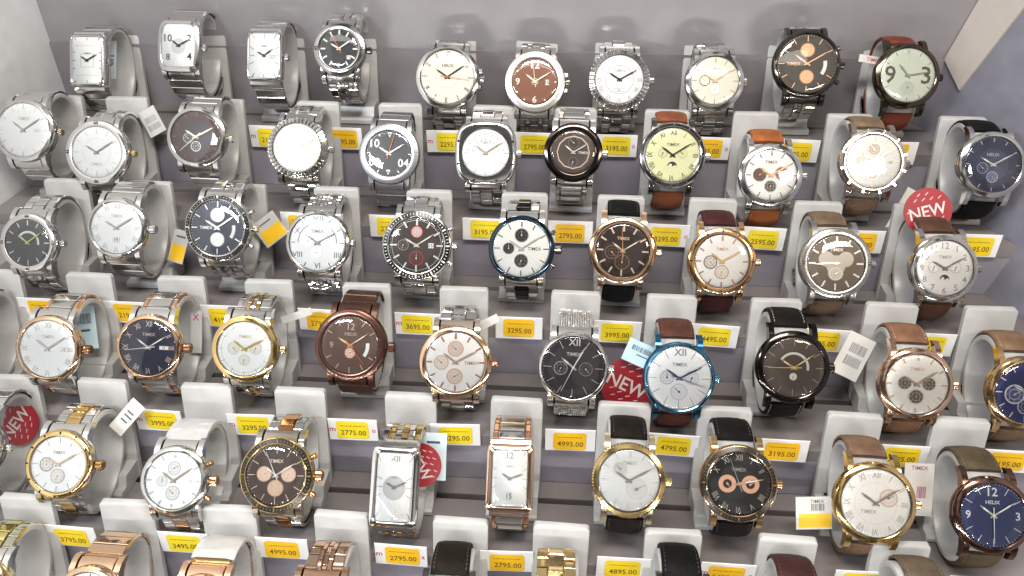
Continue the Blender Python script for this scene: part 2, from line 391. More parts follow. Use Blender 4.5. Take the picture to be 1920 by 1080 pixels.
    for s_, x, v, z in texts: mb.text(s_, x*dw, v*dh, z*min(dw, dh), dd+.1, 1)
    if logo: mb.text(logo, lp[0]*dw, lp[1]*dh, max(1.05, .108*min(dw, dh)), dd+.09, 1, 0, 1.05)
    if date:
        x, v, wd, hg = date
        mb.box(x*dw-wd/2-.2, x*dw+wd/2+.2, dd, dd+.1, v*dh-hg/2-.2, v*dh+hg/2+.2, 1); mb.box(x*dw-wd/2, x*dw+wd/2, dd, dd+.16, v*dh-hg/2, v*dh+hg/2, 3)
        mb.text('15', x*dw, v*dh, hg*.7, dd+.2, 4)
    if disp == 'moon':     # moon window at six
        mb.disc(0, -DR*.40, DR*.17, dd+.08, 4, 24, -90, 90); mb.disc(-DR*.06, -DR*.36, DR*.05, dd+.12, 3, 14)
        mb.disc(-DR*.10, -DR*.42, DR*.06, dd+.11, 0, 14); mb.disc(DR*.10, -DR*.42, DR*.06, dd+.11, 0, 14)
    if disp == 'arcwin': mb.disc(0, 0, DR*.66, dd+.1, 3, 14, 80, 125, DR*.54)
    if disp == 'arrows':
        for i in range(9):
            a = -80+i*20; mb.bar(a, DR*.5, DR*.6, .9, .1, dd, dd+.08, 1)
            mb.bar(a, DR*.72, DR*.78, .7, .7, dd, dd+.08, 1)
    if disp == 'tri':
        for a_, sv in ((0, -1), (180, 1)):
            mb.bar(a_, DR*.70, DR*.90, .25 if sv < 0 else 2.4, 2.4 if sv < 0 else .25, dd, dd+.05, 1); mb.bar(a_, DR*.76, DR*.87, .2 if sv < 0 else 1.3, 1.3 if sv < 0 else .2, dd, dd+.1, 0)
    ic = inner[2] if inner else mc
    do = mb.build('dial', [dm, paint(mc, .3, .3), paint(ic, .35, .2), paint((.85, .85, .83), .5), paint((.012, .012, .014), .4)], t, 0)
    # sub-dials
    for s_ in subs:
        a, q, sz, col, ring = s_[:5]; x, v, r_ = DR*q*math.sin(R_(a)), DR*q*math.cos(R_(a)), DR*sz
        mb = MB(); wr = len(s_) > 5; mb.disc(x, v, r_, dd+.12, 0, 32); mb.disc(x, v, r_, dd+.2, 1, 32, r0=r_*(.55 if wr else .86)); mb.disc(x, v, r_*.55, dd+.16, 1, 24, r0=r_*.5)
        for i in range(8): mb.bar(i*45, r_*.64, r_*.82, .22, .22, dd, dd+.19, 1, x, v)
        h = random.choice((0, 60, 140, 200, 310)); mb.bar(h, -r_*.2, r_*.72, .45, .2, dd+.2, dd+.4, 2, x, v); mb.disc(x, v, r_*.13, dd+.42, 2, 10)
        mb.build('subdial', [paint(col, .32, .35), paint(ring, .3, .3), paint(hands, .25, .5)], do, 0)
    # hands
    hmats = [paint(hands, .25, .6), paint((.85, .86, .84), .4)]; ml = min(dw, dh)
    for nm, a, L_, w, z in (('hour_hand', hm[0], .50, 1.15, .5), ('minute_hand', hm[1], .78, .95, .75)):
        mb = MB(); mb.bar(a, -ml*.12, ml*L_*.7, w*.75, w, dd+z, dd+z+.15, 0); mb.bar(a, ml*L_*.7, ml*L_, w, .15, dd+z, dd+z+.15, 0)
        mb.disc(0, 0, .95, dd+z+.17, 0, 16); 
        if w*sc > 3 and sum(dial) < .9: mb.bar(a, ml*.2, ml*L_*.75, w*.35, w*.45, dd+z, dd+z+.19, 1)
        mb.build(nm, hmats, t, 0)
    if sec:
        mb = MB(); mb.bar(sec[0], -ml*.25, ml*.84, .5, .22, dd+.98, dd+1.05, 0); mb.disc(0, 0, .6, dd+1.07, 0, 14); mb.build('second_hand', [paint(sec[1], .3, .2)], t, 0)
    # crystal
    mb = MB()
    if rnd:
        rr = R*rd; prof = [(rr, -1.15), (rr*.985, -.92), (rr*.95, -.70), (rr*.88, -.48), (rr*.76, -.30), (rr*.55, -.17), (rr*.28, -.08), (.05, -.05)]
        mb.loft([[(r_*math.sin(2*math.pi*i/48), d_, r_*math.cos(2*math.pi*i/48)) for i in range(48)] for r_, d_ in prof], 0, False, True)
    else:
        o0 = outline(sh, bins, -1.1); mb.loft([o0, outline(sh, bins+.4, -.85)], 0, False, True)
    mb.f = [f[::-1] for f in mb.f]; mb.build('crystal', [crystal_mat()], t, 60)
    # crown and pushers
    def knob(a, r0, ln, rad, mi_c, nm, ribs=True):
        mb = MB(); n = 24; sa_, ca_ = math.sin(R_(a)), math.cos(R_(a)); zc = -6.0
        def ringk(off, r_):
            o_ = []
            for i in range(n):
                k_ = r_*(1 if (i % 2 or not ribs) else .88); al = 2*math.pi*i/n
                u_, w_ = k_*math.cos(al), k_*math.sin(al)
                o_.append(((r0+off)*sa_+u_*ca_, zc+w_, (r0+off)*ca_-u_*sa_))
            return o_
        mb.loft([ringk(-1.5, rad*.6), ringk(.3, rad*.6), ringk(.3, rad*.95), ringk(ln*.85, rad), ringk(ln, rad*.75)], 0)
        mb.build(nm, [metal(mi_c, .18)], t, 30)
    if crown: knob(90, HW, 3.2 if crown is True else crown, 2.3 if crown is True else 2.9, cc, 'crown')
    if push:
        for a in (62, 118): knob(a, R, 2.8, 1.5, cc, 'pusher', False)
    if disp == 'guard':
        mb = MB()
        for a in (76, 104):
            s1, c1 = math.sin(R_(a)), math.cos(R_(a)); x, v = (R+.6)*s1, (R+.6)*c1
            mb.loft([[(x+q*1.9*s_, d, v+q*1.9*c_) for s_, c_ in ((-1, -1), (1, -.7), (1, .7), (-1, 1))] for d, q in ((-8.5, .9), (-4, 1), (-3.2, .7))], 0)
        mb.build('crown_guard', [cm], t, 30)
    # strap or bracelet
    w = sw or (lug*.98 if rnd else HW*1.62)
    if st == 'strap':
        mb = strap(t, sa, stitch, w*.98, HH+.3); mb.build('buckle', [metal(bc if bc not in (BLACKM, BLUEM) else STEEL, .18)], t, 30)
    else: bracelet(t, st, sa or case, sb or sa or case, w, HH if rnd else HH+2.2, (.38 if st == 'milan' else rough) if not wrap else .25)
    if wrap:
        mb = MB(); pts = path(math.asin((HH+.5)/LB) + (.2 if wrap == 2 else .05), math.pi*1.06, 2.0); rings = []
        for i, p in enumerate(pts):
            k = w*.56; j = [random.uniform(-.25, .25) for _ in range(7)]
            rings.append([(x, p[0]+p[3][0]*(h+q), p[1]+p[3][1]*(h+q)) for (x, h), q in zip(((-k, -1.4), (-k*1.02, .2), (-k*.7, 1.5), (0, 1.6), (k*.7, 1.5), (k*1.02, .2), (k, -1.4)), j)])
        mb.loft(rings, 0, False, False, False); mb.build('plastic_wrap', [wrap_mat()], t, 60)
    WATCHES.append((t, row, P.x, shift, ref, tagm, price, tagdx, card))
    return t

K = (.02, .02, .02); S_ = (.75, .75, .73); GO = (.80, .55, .15); RO = (.72, .36, .20); SIL = (.62, .60, .57); OR = (.75, .16, .03); COP = (.80, .45, .25)
# ---- first (back) row
watch(1, 160, 112, 84, 'rectangular silver watch with a small square printed on white dial', shape=('rect', 70, 100, 9), mk='thin', mlen=.6, rd=.84, inner=('square', .42, (.45, .44, .43)), st='solid', crown=2, logo='TIMEX', lp=(0, .3), hm=(-55, 60), card=False)
watch(1, 332, 84, 84, 'barrel-shaped silver watch with big 10 and 4 numerals', shape=('barrel', 82, 98, 6, .10), mk='none', rd=.80, texts=(('10', -.62, .34, .40), ('2', .62, .36, .36), ('8', -.62, -.52, .36), ('4', .64, -.48, .40)), st='solid', logo='', card=False, inner=('oval', .42, (.6, .6, .6)))
watch(1, 493, 103, 84, 'rectangular steel watch with radiating black bars and a day window', shape=('rect', 70, 96, 9), mk='thin', mlen=1.1, rd=.84, st='solid', date=(.5, -.05, 4.2, 1.5), tagm='m', price='2195.00')
watch(1, 634, 90, 98, 'round black dial watch with engraved silver bezel and dark crown', dial=BLK, mk='baton', mc=S_, hands=S_, bez='wide', bc=(.42, .42, .41), rd=.74, sec=(-28, OR), st='hlink', cc=DARK, date=(.5, -.42, 2.2, 2.2), logo='', extra=[('15', 90), ('30', 180), ('45', 270)], tagm='m', price='2795.00')
watch(1, 838, 143, 118, 'cream dial steel watch with doubled black hour bars', dial=CREAM, mk='bars', mc=K, rd=.84, hands=K, sec=(96, OR), logo='HELIX', inner=('ring', .42, (.5, .42, .32)), disp='guard', case=STEEL, tagm='m', price='2295.00')
watch(1, 1003, 152, 112, 'reddish brown dial watch with thick matte grey bezel', dial=(.17, .055, .025), mk='dots', mc=CREAM, hands=(.85, .74, .6), bez='wide', case=GUN, bc=(.52, .50, .47), rd=.76, rough=.38, texts=(('12', .0, .72, .32), ('9', -.74, 0, .28), ('6', 0, -.75, .28)), skip=(0, 6, 9), date=(.52, -.02, 2, 3), logo='', sec=(-8, (.8, .7, .55)), disp='guard', st='five', inner=('ring', .14, (.8, .74, .6)))
watch(1, 1162, 148, 112, 'fluted bezel steel watch with black hands and thin inner circle', bez='flute', rd=.80, mk='roman', mc=(.35, .33, .32), hands=K, inner=('ring', .58, (.25, .24, .24)), date=(0, -.42, 6, 1.8), logo='', texts=(('TIMEX', 0, .36, .12),), tagm='mo', price='3195.00')
watch(1, 1342, 150, 108, 'cream dial polished steel watch with dark crescent at nine', dial=CREAM, mk='stick', mc=(.35, .3, .25), hands=(.55, .42, .24), subs=((-90, .42, .22, CREAM, K), (180, .36, .22, (.75, .75, .72), SIL)), st='three', crown=2, lp=(0, .5), tagm='mo', price='3795.00', rough=.14)
watch(1, 1515, 118, 122, 'black chronograph with two copper subdials above a bright steel bracelet', case=DARK, bc=(.12, .11, .10), dial=(.04, .032, .026), mk='stick', mc=COP, hands=COP, rd=.88, subs=((0, .46, .24, COP, (.5, .25, .12)), (180, .44, .24, COP, (.5, .25, .12))), st='hlink', sa=STEEL, sb=STEEL, push=True, disp='arcwin', logo='TIMEX', lp=(-.45, 0), skip=(3,))
watch(1, 1705, 140, 118, 'dark bronze watch with huge 9 and 3, red-brown leather strap', case=BRONZE, bc=(.15, .12, .09), dial=(.62, .68, .58), mk='thin', mlen=.5, mc=(.10, .09, .06), hands=(.4, .42, .34), rd=.84, texts=(('9', -.64, .02, .62), ('3', .66, .02, .62)), skip=(3, 9), st='strap', sa=(.15, .035, .02), subs=((180, .45, .27, (.5, .55, .5), (.62, .66, .58)),), logo='', hm=(-40, 82))
# ---- second row
watch(2, 40, 243, 116, 'plain white silver watch nearest the left wall, second row', mk='thin', mlen=.6, mc=(.5, .5, .5), rd=.86, st='solid', date=(.5, 0, 4, 1.6), cc=(.7, .62, .45), card=False)
watch(2, 178, 285, 118, 'white dial silver watch with numbered bezel and gold crown', bez='wide', rd=.80, mk='thin', mlen=.8, mc=(.45, .45, .45), hands=(.3, .3, .3), cc=(.75, .60, .32), push=False, inner=('ring', .55, (.7, .7, .7)), extra=[('60', 0), ('15', 90), ('30', 180), ('45', 270)], st='three', yaw=0, lp=(0, -.45), card=False)
watch(2, 365, 256, 112, 'silver watch with chocolate dial around a darker inner disc', dial=(.05, .021, .018), mk='stick', mlen=.7, mc=(.12, .07, .06), hands=(.75, .7, .5), inner=('disc', .60, (.035, .025, .03)), rd=.84, subs=((-100, .32, .2, (.03, .025, .03), (.4, .38, .36)), (180, .36, .2, (.03, .025, .03), SIL)), st='solid', sec=(228, (.75, .7, .5)), push=False, logo='', card=False)
watch(2, 555, 276, 112, 'fluted bezel silver watch with cream dial and gold hands', bez='flute', rd=.80, dial=(.82, .80, .72), mk='roman', mc=(.62, .58, .45), hands=(.70, .55, .22), inner=('ring', .55, (.66, .62, .5)), date=(0, -.42, 6, 1.8), logo='', texts=(('TIMEX', 0, .3, .11),), cc=STEEL, price='2595.00')
watch(2, 728, 287, 112, 'wide matte silver watch, grey dial marked 10, 08, 04', bez='wide', rd=.76, dial=(.055, .052, .055), mk='stick', mlen=.6, mc=S_, hands=S_, skip=(0, 2, 4, 6, 8, 10), disp='tri', texts=(('10', -.62, .42, .34), ('08', -.62, -.38, .34), ('04', .64, -.38, .34)), sec=(15, OR), case=(.36, .36, .37), rough=.40, st='solid', crown=False, logo='', price='2795.00')
watch(2, 910, 286, 108, 'cushion-shaped silver watch with bezel screws and arrow scale', shape=('cushion', 116, 122, 3.2), bez='screws', rd=.82, mk='thin', mlen=.7, mc=(.45, .44, .43), hands=(.65, .58, .42), disp='arrows', st='three', extra=[('60', 0), ('15', 90), ('30', 180), ('45', 270)], price='3195.00')
watch(2, 1075, 285, 108, 'steel watch with broad black bezel around a brown faceted dial', bez='wide', bc=(.06, .05, .045), cc=STEEL, rd=.76, dial=(.075, .05, .042), mk='none', inner=('facets', .74, (.62, .50, .42)), hands=S_, subs=((0, .42, .25, (.05, .035, .03), (.2, .15, .13)), (180, .42, .22, (.05, .035, .03), (.2, .15, .13))), lp=(.45, 0), st='wide', sb=(.70, .66, .60), price='2795.00', mc=S_)
watch(2, 1262, 290, 120, 'pale yellow roman dial watch with black bezel and moon window', dial=(.74, .74, .42), mk='roman', mc=(.06, .055, .03), hands=(.05, .05, .03), bez='tachy', bc=STEEL, case=DARK, disp='moon', rd=.84, subs=((-80, .36, .17, (.70, .70, .40), (.5, .5, .3)), (80, .36, .17, (.70, .70, .40), (.5, .5, .3))), st='strap', sa=(.20, .065, .03), logo='TIMEX', lp=(0, .38), tagm='mo', price='3295.00')
watch(2, 1447, 328, 116, 'silver watch with three brown subdials and orange-brown strap', rd=.82, mk='stick', mc=(.15, .08, .05), hands=(.40, .24, .15), subs=((-88, .42, .26, (.07, .035, .025), (.2, .12, .1)), (80, .42, .26, (.10, .055, .04), (.3, .2, .15)), (180, .42, .24, (.02, .02, .02), (.4, .4, .4))), st='strap', sa=(.30, .095, .03), stitch=None, rough=.15, lp=(0, .5), yaw=0)
watch(2, 1640, 302, 120, 'rose-tinted notched bezel watch with three grey subdials, taupe strap', case=(.72, .62, .54), bc=(.82, .74, .66), extra='notch', bez='wide', rd=.82, mk='thin', mlen=.6, mc=(.55, .45, .36), hands=(.65, .52, .38), subs=((0, .44, .25, (.28, .25, .23), (.6, .55, .5)), (-90, .44, .22, (.35, .3, .28), (.65, .6, .55)), (180, .44, .25, (.28, .25, .23), (.6, .55, .5))), date=(.62, 0, 3.4, 2), lp=(.3, .0), logo='', st='strap', sa=(.17, .115, .075))
watch(2, 1865, 308, 122, 'blue dial silver watch with black strap beside the right wall', dial=NAVY, mk='stick', mlen=.7, mc=(.4, .42, .5), hands=(.6, .62, .6), inner=('disc', .56, (.035, .045, .10)), subs=((-110, .38, .2, (.03, .04, .09), (.25, .28, .4)), (180, .44, .2, (.05, .08, .2), (.35, .38, .5))), rd=.84, st='strap', sa=(.012, .012, .013), logo='HELIX', lp=(0, .36), crown=False)
# ---- third row
watch(3, 48, 455, 108, 'silver watch with dark grey dial and white inner arc', bez='wide', rd=.80, dial=(.10, .10, .10), mk='stick', mlen=1.1, mc=S_, hands=(.7, .68, .25), inner=('fatarc', .5, (.78, .78, .77)), extra=[('60', 0), ('15', 90), ('30', 180), ('45', 270)], st='three', logo='', tagm='m', texts=(), cc=STEEL)
watch(3, 215, 427, 112, 'polished silver watch with white roman dial and onion crown', mk='roman', mc=(.5, .5, .5), hands=(.4, .4, .4), rd=.86, crown=4, st='solid', rough=.15, date=(0, -.45, 4, 3), lp=(0, .45), tagm='m', price='2195.00')
watch(3, 405, 427, 124, 'black tachymeter chronograph with silver subdials at top and bottom', bez='tachy', rd=.82, dial=(.018, .02, .035), mk='stick', mc=S_, hands=(.75, .73, .65), subs=((0, .46, .26, (.66, .64, .60), (.5, .48, .45)), (180, .42, .26, (.66, .64, .60), (.5, .48, .45))), disp='arcwin', push=True, st='hlink', skip=(3,), lp=(-.42, 0), cc=STEEL, price='4195.00')
watch(3, 593, 455, 120, 'white dial silver watch with XII and a black half-circle line', mk='stick', mc=(.10, .10, .11), mlen=.75, hands=(.12, .12, .13), inner=('arc', .70, (.08, .08, .09)), rd=.87, texts=(('XII', 0, .80, .24), ('VI', 0, -.80, .19), ('IIII', .72, -.42, .19), ('VIII', -.72, -.42, .19), ('X', -.72, .42, .19)), skip=(0, 4, 6, 8, 10), subs=((-80, .34, .2, WHITE, (.6, .6, .6)), (75, .34, .2, WHITE, (.6, .6, .6)), (185, .34, .2, WHITE, (.6, .6, .6))), st='rice', lp=(0, .40), crown=2, price='2795.00')
watch(3, 780, 460, 128, 'black bezel sports watch with red-ringed subdials on a brown dial', bez='tachy', rd=.80, dial=(.045, .027, .022), mk='baton', mc=S_, hands=(.80, .70, .60), subs=((0, .48, .22, (.62, .5, .46), (.45, .03, .03)), (-90, .48, .2, (.04, .025, .02), (.3, .25, .2)), (180, .46, .26, (.06, .02, .02), (.35, .05, .05))), date=(.52, 0, 2.6, 2.6), push=True, st='three', cc=STEEL, logo='', tagm='mo', price='3695.00', inner=('ring', .90, (.5, .48, .46)))
watch(3, 977, 466, 122, 'black and steel watch with white dial and three black subdials', case=STEEL, bc=(.05, .08, .11), dial=(.82, .81, .77), mk='stick', mc=(.05, .05, .05), hands=(.75, .73, .68), rd=.87, subs=((0, .46, .24, (.02, .02, .022), (.2, .2, .2)), (-90, .44, .2, (.02, .02, .022), (.2, .2, .2)), (180, .42, .24, (.02, .02, .022), (.2, .2, .2))), push=True, cc=DARK, crown=4, logo='TIMEX', lp=(.45, 0), st='three', sa=STEEL, sb=(.02, .02, .022), price='3295.00', skip=())
watch(3, 1168, 470, 124, 'rose gold watch with chocolate dial on plain black strap', case=ROSE, bez='wide', extra=[('60', 0), ('10', 60), ('20', 120), ('30', 180), ('40', 240), ('50', 300)], rd=.80, dial=(.03, .014, .012), mk='baton', mc=(.80, .62, .50), hands=(.80, .58, .36), subs=((-100, .40, .26, (.03, .014, .012), (.22, .12, .08)), (180, .42, .28, (.03, .014, .012), (.22, .12, .08))), sec=(-5, RO), st='strap', sa=(.012, .012, .013), lp=(0, .45), price='3995.00')
watch(3, 1355, 490, 124, 'rose gold watch with silver dial, two small subdials, maroon strap', case=(.84, .52, .27), bez='wide', extra='marks', rd=.80, dial=(.80, .77, .74), mk='baton', mlen=.8, mc=(.42, .26, .2), hands=(.75, .48, .22), subs=((-95, .42, .25, (.66, .62, .58), (.10, .08, .08)), (180, .40, .26, (.74, .68, .62), (.45, .3, .2))), st='strap', sa=(.045, .012, .012), price='4495.00', lp=(0, .45))
watch(3, 1570, 494, 130, 'gunmetal watch with taupe dial and pale heart-shaped subdial group', case=(.50, .49, .47), bez='wide', extra=[('60', 0), ('45', 270), ('15', 90)], rd=.80, rough=.3, dial=(.125, .098, .078), mk='baton', mc=(.78, .74, .68), hands=(.82, .80, .76), inner=('heart', .4, (.52, .47, .42)), subs=((180, .36, .22, (.45, .40, .36), (.70, .68, .62)),), hm=(-86, 270), st='strap', sa=(.14, .095, .062), stitch=None, lp=(0, .48))
watch(3, 1775, 503, 122, 'silver moon phase watch, white numeral dial, dark brown strap', case=(.74, .70, .66), rd=.84, mk='none', mc=(.35, .33, .36), hands=(.22, .22, .26), texts=tuple((str(h), .80*math.sin(R_(h*30)), .80*math.cos(R_(h*30)), .22) for h in range(1, 13)), disp='moon', subs=((-85, .38, .2, (.80, .80, .82), (.55, .55, .58)), (85, .38, .2, (.80, .80, .82), (.55, .55, .58))), st='strap', sa=(.075, .035, .022), bez='step', lp=(0, .4))
# ---- fourth row
watch(4, -98, 640, 118, 'steel watch cut off by the left edge, fourth row', st='solid', mk='stick', card=False)
watch(4, 85, 655, 124, 'two-tone watch, white dial with day and date windows, copper crown', bc=(.84, .58, .38), cc=(.45, .24, .14), rd=.86, mk='roman', mc=(.55, .5, .48), hands=(.6, .58, .55), date=(.58, 0, 4.4, 2), st='wide', sa=(.70, .69, .66), sb=ROSE, crown=4, card=False)
watch(4, 275, 652, 122, 'rose gold bezel watch with midnight blue roman dial', bc=(.84, .56, .36), cc=(.5, .28, .18), rd=.86, dial=(.016, .018, .04), mk='roman', mc=(.55, .42, .36), hands=(.78, .72, .66), date=(.55, 0, 5, 1.8), st='wide', sa=(.72, .71, .69), sb=ROSE, crown=4, sec=(262, S_), tagm='m', price='3995.00', lp=(0, .45))
watch(4, 456, 655, 124, 'yellow gold bezel watch, white dial with three outlined subdials', case=STEEL, bc=GOLD, cc=GOLD, rd=.82, mk='thin', mlen=.5, mc=(.55, .46, .25), hands=(.72, .56, .15), subs=((-88, .40, .22, (.83, .82, .79), (.68, .62, .48)), (85, .40, .22, (.83, .82, .79), (.68, .62, .48)), (180, .40, .2, (.83, .82, .79), (.68, .62, .48))), inner=('ring', .86, (.6, .55, .4)), st='hlink', sa=STEEL, sb=GOLD, tagm='m', price='3295.00', lp=(0, .45))
watch(4, 655, 648, 134, 'all brown metal watch with brown dial and orange-ringed small seconds', case=BROWNM, bez='wide', rd=.80, dial=(.10, .05, .032), mk='stick', mlen=1.0, mc=(.52, .36, .30), hands=(.82, .50, .24), texts=(('12', 0, .64, .22), ('9', -.66, -.02, .2)), skip=(0, 9, 3), subs=((180, .26, .2, (.75, .62, .55), (.5, .10, .05)),), disp='arcwin', sec=(140, OR), st='solid', crown=4, logo='HELIX', lp=(0, .38), rough=.28, tagm='mo', price='2775.00')
watch(4, 853, 680, 134, 'rose gold bezel watch with rose subdials on steel bracelet', case=(.80, .66, .55), bc=(.84, .56, .36), cc=(.5, .28, .18), rd=.84, dial=(.84, .81, .79), mk='baton', mlen=.8, mc=(.42, .20, .16), hands=(.66, .42, .30), subs=((0, .44, .26, (.72, .62, .56), (.68, .42, .30)), (-92, .46, .24, (.80, .73, .68), (.70, .45, .32)), (182, .46, .26, (.74, .64, .58), (.68, .42, .30))), st='three', sa=(.60, .58, .56), logo='TIMEX', lp=(.52, -.02), price='4295.00')
watch(4, 1075, 690, 130, 'slim steel watch with charcoal dial on a woven mesh bracelet', rd=.89, dial=(.028, .022, .028), mk='thin', mlen=.9, mc=(.62, .58, .58), hands=(.70, .68, .66), subs=((-95, .40, .22, (.03, .025, .032), (.36, .33, .34)), (95, .40, .22, (.03, .025, .032), (.2, .18, .2))), texts=(('XII', 0, .80, .22),), skip=(0,), sec=(205, S_), st='milan', logo='TIMEX', lp=(0, .42), price='4995.00', sw=19, hm=(-52, 24), rough=.16)
watch(4, 1275, 710, 132, 'blue metal cased watch, white dial, blue hands, brown strap', case=BLUEM, bc=(.11, .32, .52), rd=.90, dial=(.84, .86, .89), mk='thin', mlen=.9, mc=(.2, .22, .32), hands=(.05, .05, .22), subs=((-88, .38, .22, (.76, .79, .84), (.45, .5, .6)), (88, .38, .22, (.80, .83, .88), (.6, .65, .75)), (180, .42, .26, (.80, .83, .88), (.6, .65, .75))), texts=(('XII', 0, .80, .22),), skip=(0,), st='strap', sa=(.075, .028, .02), logo='TIMEX', lp=(0, .42), price='4795.00', sec=(108, (.1, .12, .35)))
watch(4, 1490, 690, 134, 'black cased watch with dark taupe dial and white arc scale', case=(.035, .032, .03), bc=(.06, .05, .045), rd=.84, dial=(.075, .055, .048), mk='thin', mlen=.8, mc=(.45, .38, .34), hands=(.80, .55, .20), inner=('fatarc', .50, (.70, .68, .66)), st='strap', sa=(.016, .014, .013), stitch=(.30, .27, .24), sec=(-92, (.85, .55, .1)), subs=((180, .30, .12, (.78, .74, .70), (.78, .74, .70)),), crown=3, tagm='', price='3195.00', logo='')
watch(4, 1722, 722, 134, 'rose gold watch, white dial, three black subdials, light brown strap', case=(.74, .50, .36), bc=(.78, .52, .38), rd=.84, dial=(.85, .82, .78), mk='baton', mlen=.7, mc=(.70, .5, .38), hands=(.62, .50, .38), subs=((-85, .38, .23, (.14, .12, .11), (.7, .62, .55)), (85, .38, .23, (.14, .12, .11), (.7, .62, .55)), (180, .40, .25, (.14, .12, .11), (.7, .62, .55))), st='strap', sa=(.19, .095, .055), lp=(0, .50), stitch=(.42, .3, .22))
watch(4, 1928, 738, 134, 'gold cased blue dial watch cut by the right edge', case=(.80, .55, .30), dial=(.03, .035, .13), mk='stick', mc=S_, hands=S_, rd=.84, subs=((-100, .36, .32, (.10, .12, .28), (.75, .75, .75)), (180, .45, .25, (.04, .05, .16), (.6, .6, .65))), st='strap', sa=(.17, .105, .06), stitch=(.4, .3, .2), logo='')
# ---- fifth row
watch(5, -66, 840, 128, 'steel watch cut off by the left edge, fifth row', st='solid', mk='stick', card=False)
watch(5, 105, 872, 126, 'gold bezel two-tone watch, white dial, dark crescent subdial at nine', case=STEEL, bc=GOLD, cc=(.6, .36, .16), rd=.82, bez='wide', extra='marks', mk='thin', mlen=.7, mc=(.35, .3, .28), hands=(.78, .60, .45), subs=((-92, .42, .25, (.82, .81, .79), (.25, .24, .24)), (178, .40, .26, (.82, .81, .79), (.5, .45, .4))), st='three', sa=STEEL, sb=(.80, .54, .22), crown=4, card=True)
watch(5, 322, 902, 126, 'silver chronograph with rose pushers, bracelet wrapped in clear film', rd=.84, case=(.76, .75, .73), cc=(.66, .40, .20), mk='baton', mlen=.7, mc=(.55, .54, .53), hands=(.6, .48, .4), subs=((0, .42, .24, (.80, .80, .79), (.55, .55, .55)), (-95, .40, .2, (.82, .82, .81), (.62, .62, .62)), (180, .42, .25, (.80, .80, .79), (.5, .5, .5))), push=True, st='three', sb=ROSE, wrap=1, date=(.6, 0, 4, 1.8), crown=4, logo='', price='3495.00')
watch(5, 515, 892, 138, 'gold tachymeter chronograph, brown dial with three blush subdials', bez='tachy', disp='gold', case=(.66, .60, .50), bc=GOLD, cc=(.66, .38, .16), rd=.80, dial=(.055, .032, .026), mk='thin', mlen=.8, mc=(.78, .66, .52), hands=(.80, .70, .58), subs=((-85, .40, .25, (.72, .52, .40), (.6, .42, .32)), (85, .42, .25, (.72, .52, .40), (.6, .42, .32)), (180, .42, .27, (.68, .46, .34), (.55, .36, .26))), push=True, st='three', sa=STEEL, sb=(.66, .36, .18), sec=(-25, S_), crown=4, lp=(0, .46), price='4995.00')
watch(5, 737, 915, 110, 'rectangular silver watch on a gold and silver beaded bracelet', shape=('rect', 92, 152, 10), mk='thin', mlen=1.1, mc=(.35, .34, .34), rd=.76, inner=('oval', .62, (.55, .54, .53)), texts=(('XII', 0, .82, .30),), skip=(0,), st='bead', sa=STEEL, sb=GOLD, tagm='ma', price='2795.00', logo='TIMEX', lp=(0, .28), crown=False, rough=.12, hm=(-62, 66), tagdx=2)
watch(5, 955, 898, 110, 'rectangular rose gold watch with plain white dial', shape=('rect', 90, 128, 10), case=(.80, .64, .54), bc=(.82, .58, .44), mk='thin', mlen=.8, mc=(.55, .5, .48), rd=.76, texts=(('12', 0, .80, .34),), skip=(0, 6), date=(0, -.62, 2.2, 3.4), st='wide', sa=(.66, .63, .60), sb=(.74, .42, .26), logo='TIMEX', lp=(0, .42), crown=False, price='2795.00', hm=(-64, 68))
watch(5, 1180, 902, 136, 'coin-edged gold watch, silver dial with off-centre ring, dark brown strap', case=(.80, .68, .46), bc=(.83, .60, .27), bez='coin', rd=.84, dial=(.66, .67, .67), mk='thin', mlen=.7, mc=(.45, .45, .45), hands=(.35, .34, .32), subs=((-40, .46, .24, (.60, .61, .61), (.72, .72, .72)), (135, .36, .42, (.66, .67, .67), (.80, .80, .80))), st='strap', sa=(.022, .016, .013), lp=(0, .55), price='4895.00', rough=.16)
watch(5, 1387, 908, 140, 'black dial gold cased watch with twin rose gold ring subdials', case=(.72, .50, .28), bez='tachy', bc=(.62, .40, .22), disp='gold', rd=.82, dial=(.010, .009, .009), mk='roman', mc=(.36, .33, .31), hands=(.80, .52, .36), subs=((-92, .36, .28, (.02, .015, .014), (.75, .42, .29), 1), (92, .36, .28, (.02, .015, .014), (.75, .42, .29), 1)), st='strap', sa=(.014, .012, .012), skip=(3, 9), lp=(0, .44), sec=(-20, (.3, .28, .27)), tagm='ma', price='5495.00', cc=(.66, .40, .22), hm=(78, 80))
watch(5, 1645, 945, 148, 'large yellow gold watch, white roman dial, taupe strap', case=(.82, .56, .24), rd=.85, dial=(.85, .83, .81), mk='roman', mc=(.5, .45, .42), hands=(.45, .36, .33), inner=('ring', .60, (.75, .7, .66)), subs=((65, .40, .26, (.83, .80, .77), (.74, .5, .4)),), st='strap', sa=(.16, .095, .06), lp=(-.2, -.25), price='3995.00')
watch(5, 1866, 968, 140, 'bronze cased watch with blue dial marked 12, 3, 9', case=(.20, .12, .085), bc=(.26, .15, .12), rd=.84, dial=(.025, .035, .11), mk='thin', mlen=.8, mc=(.72, .74, .8), hands=(.80, .80, .78), texts=(('12', 0, .72, .26), ('3', .74, 0, .24), ('9', -.74, 0, .24)), skip=(0, 3, 9), sec=(180, S_), st='strap', sa=(.075, .055, .032), logo='HELIX', lp=(0, .40))
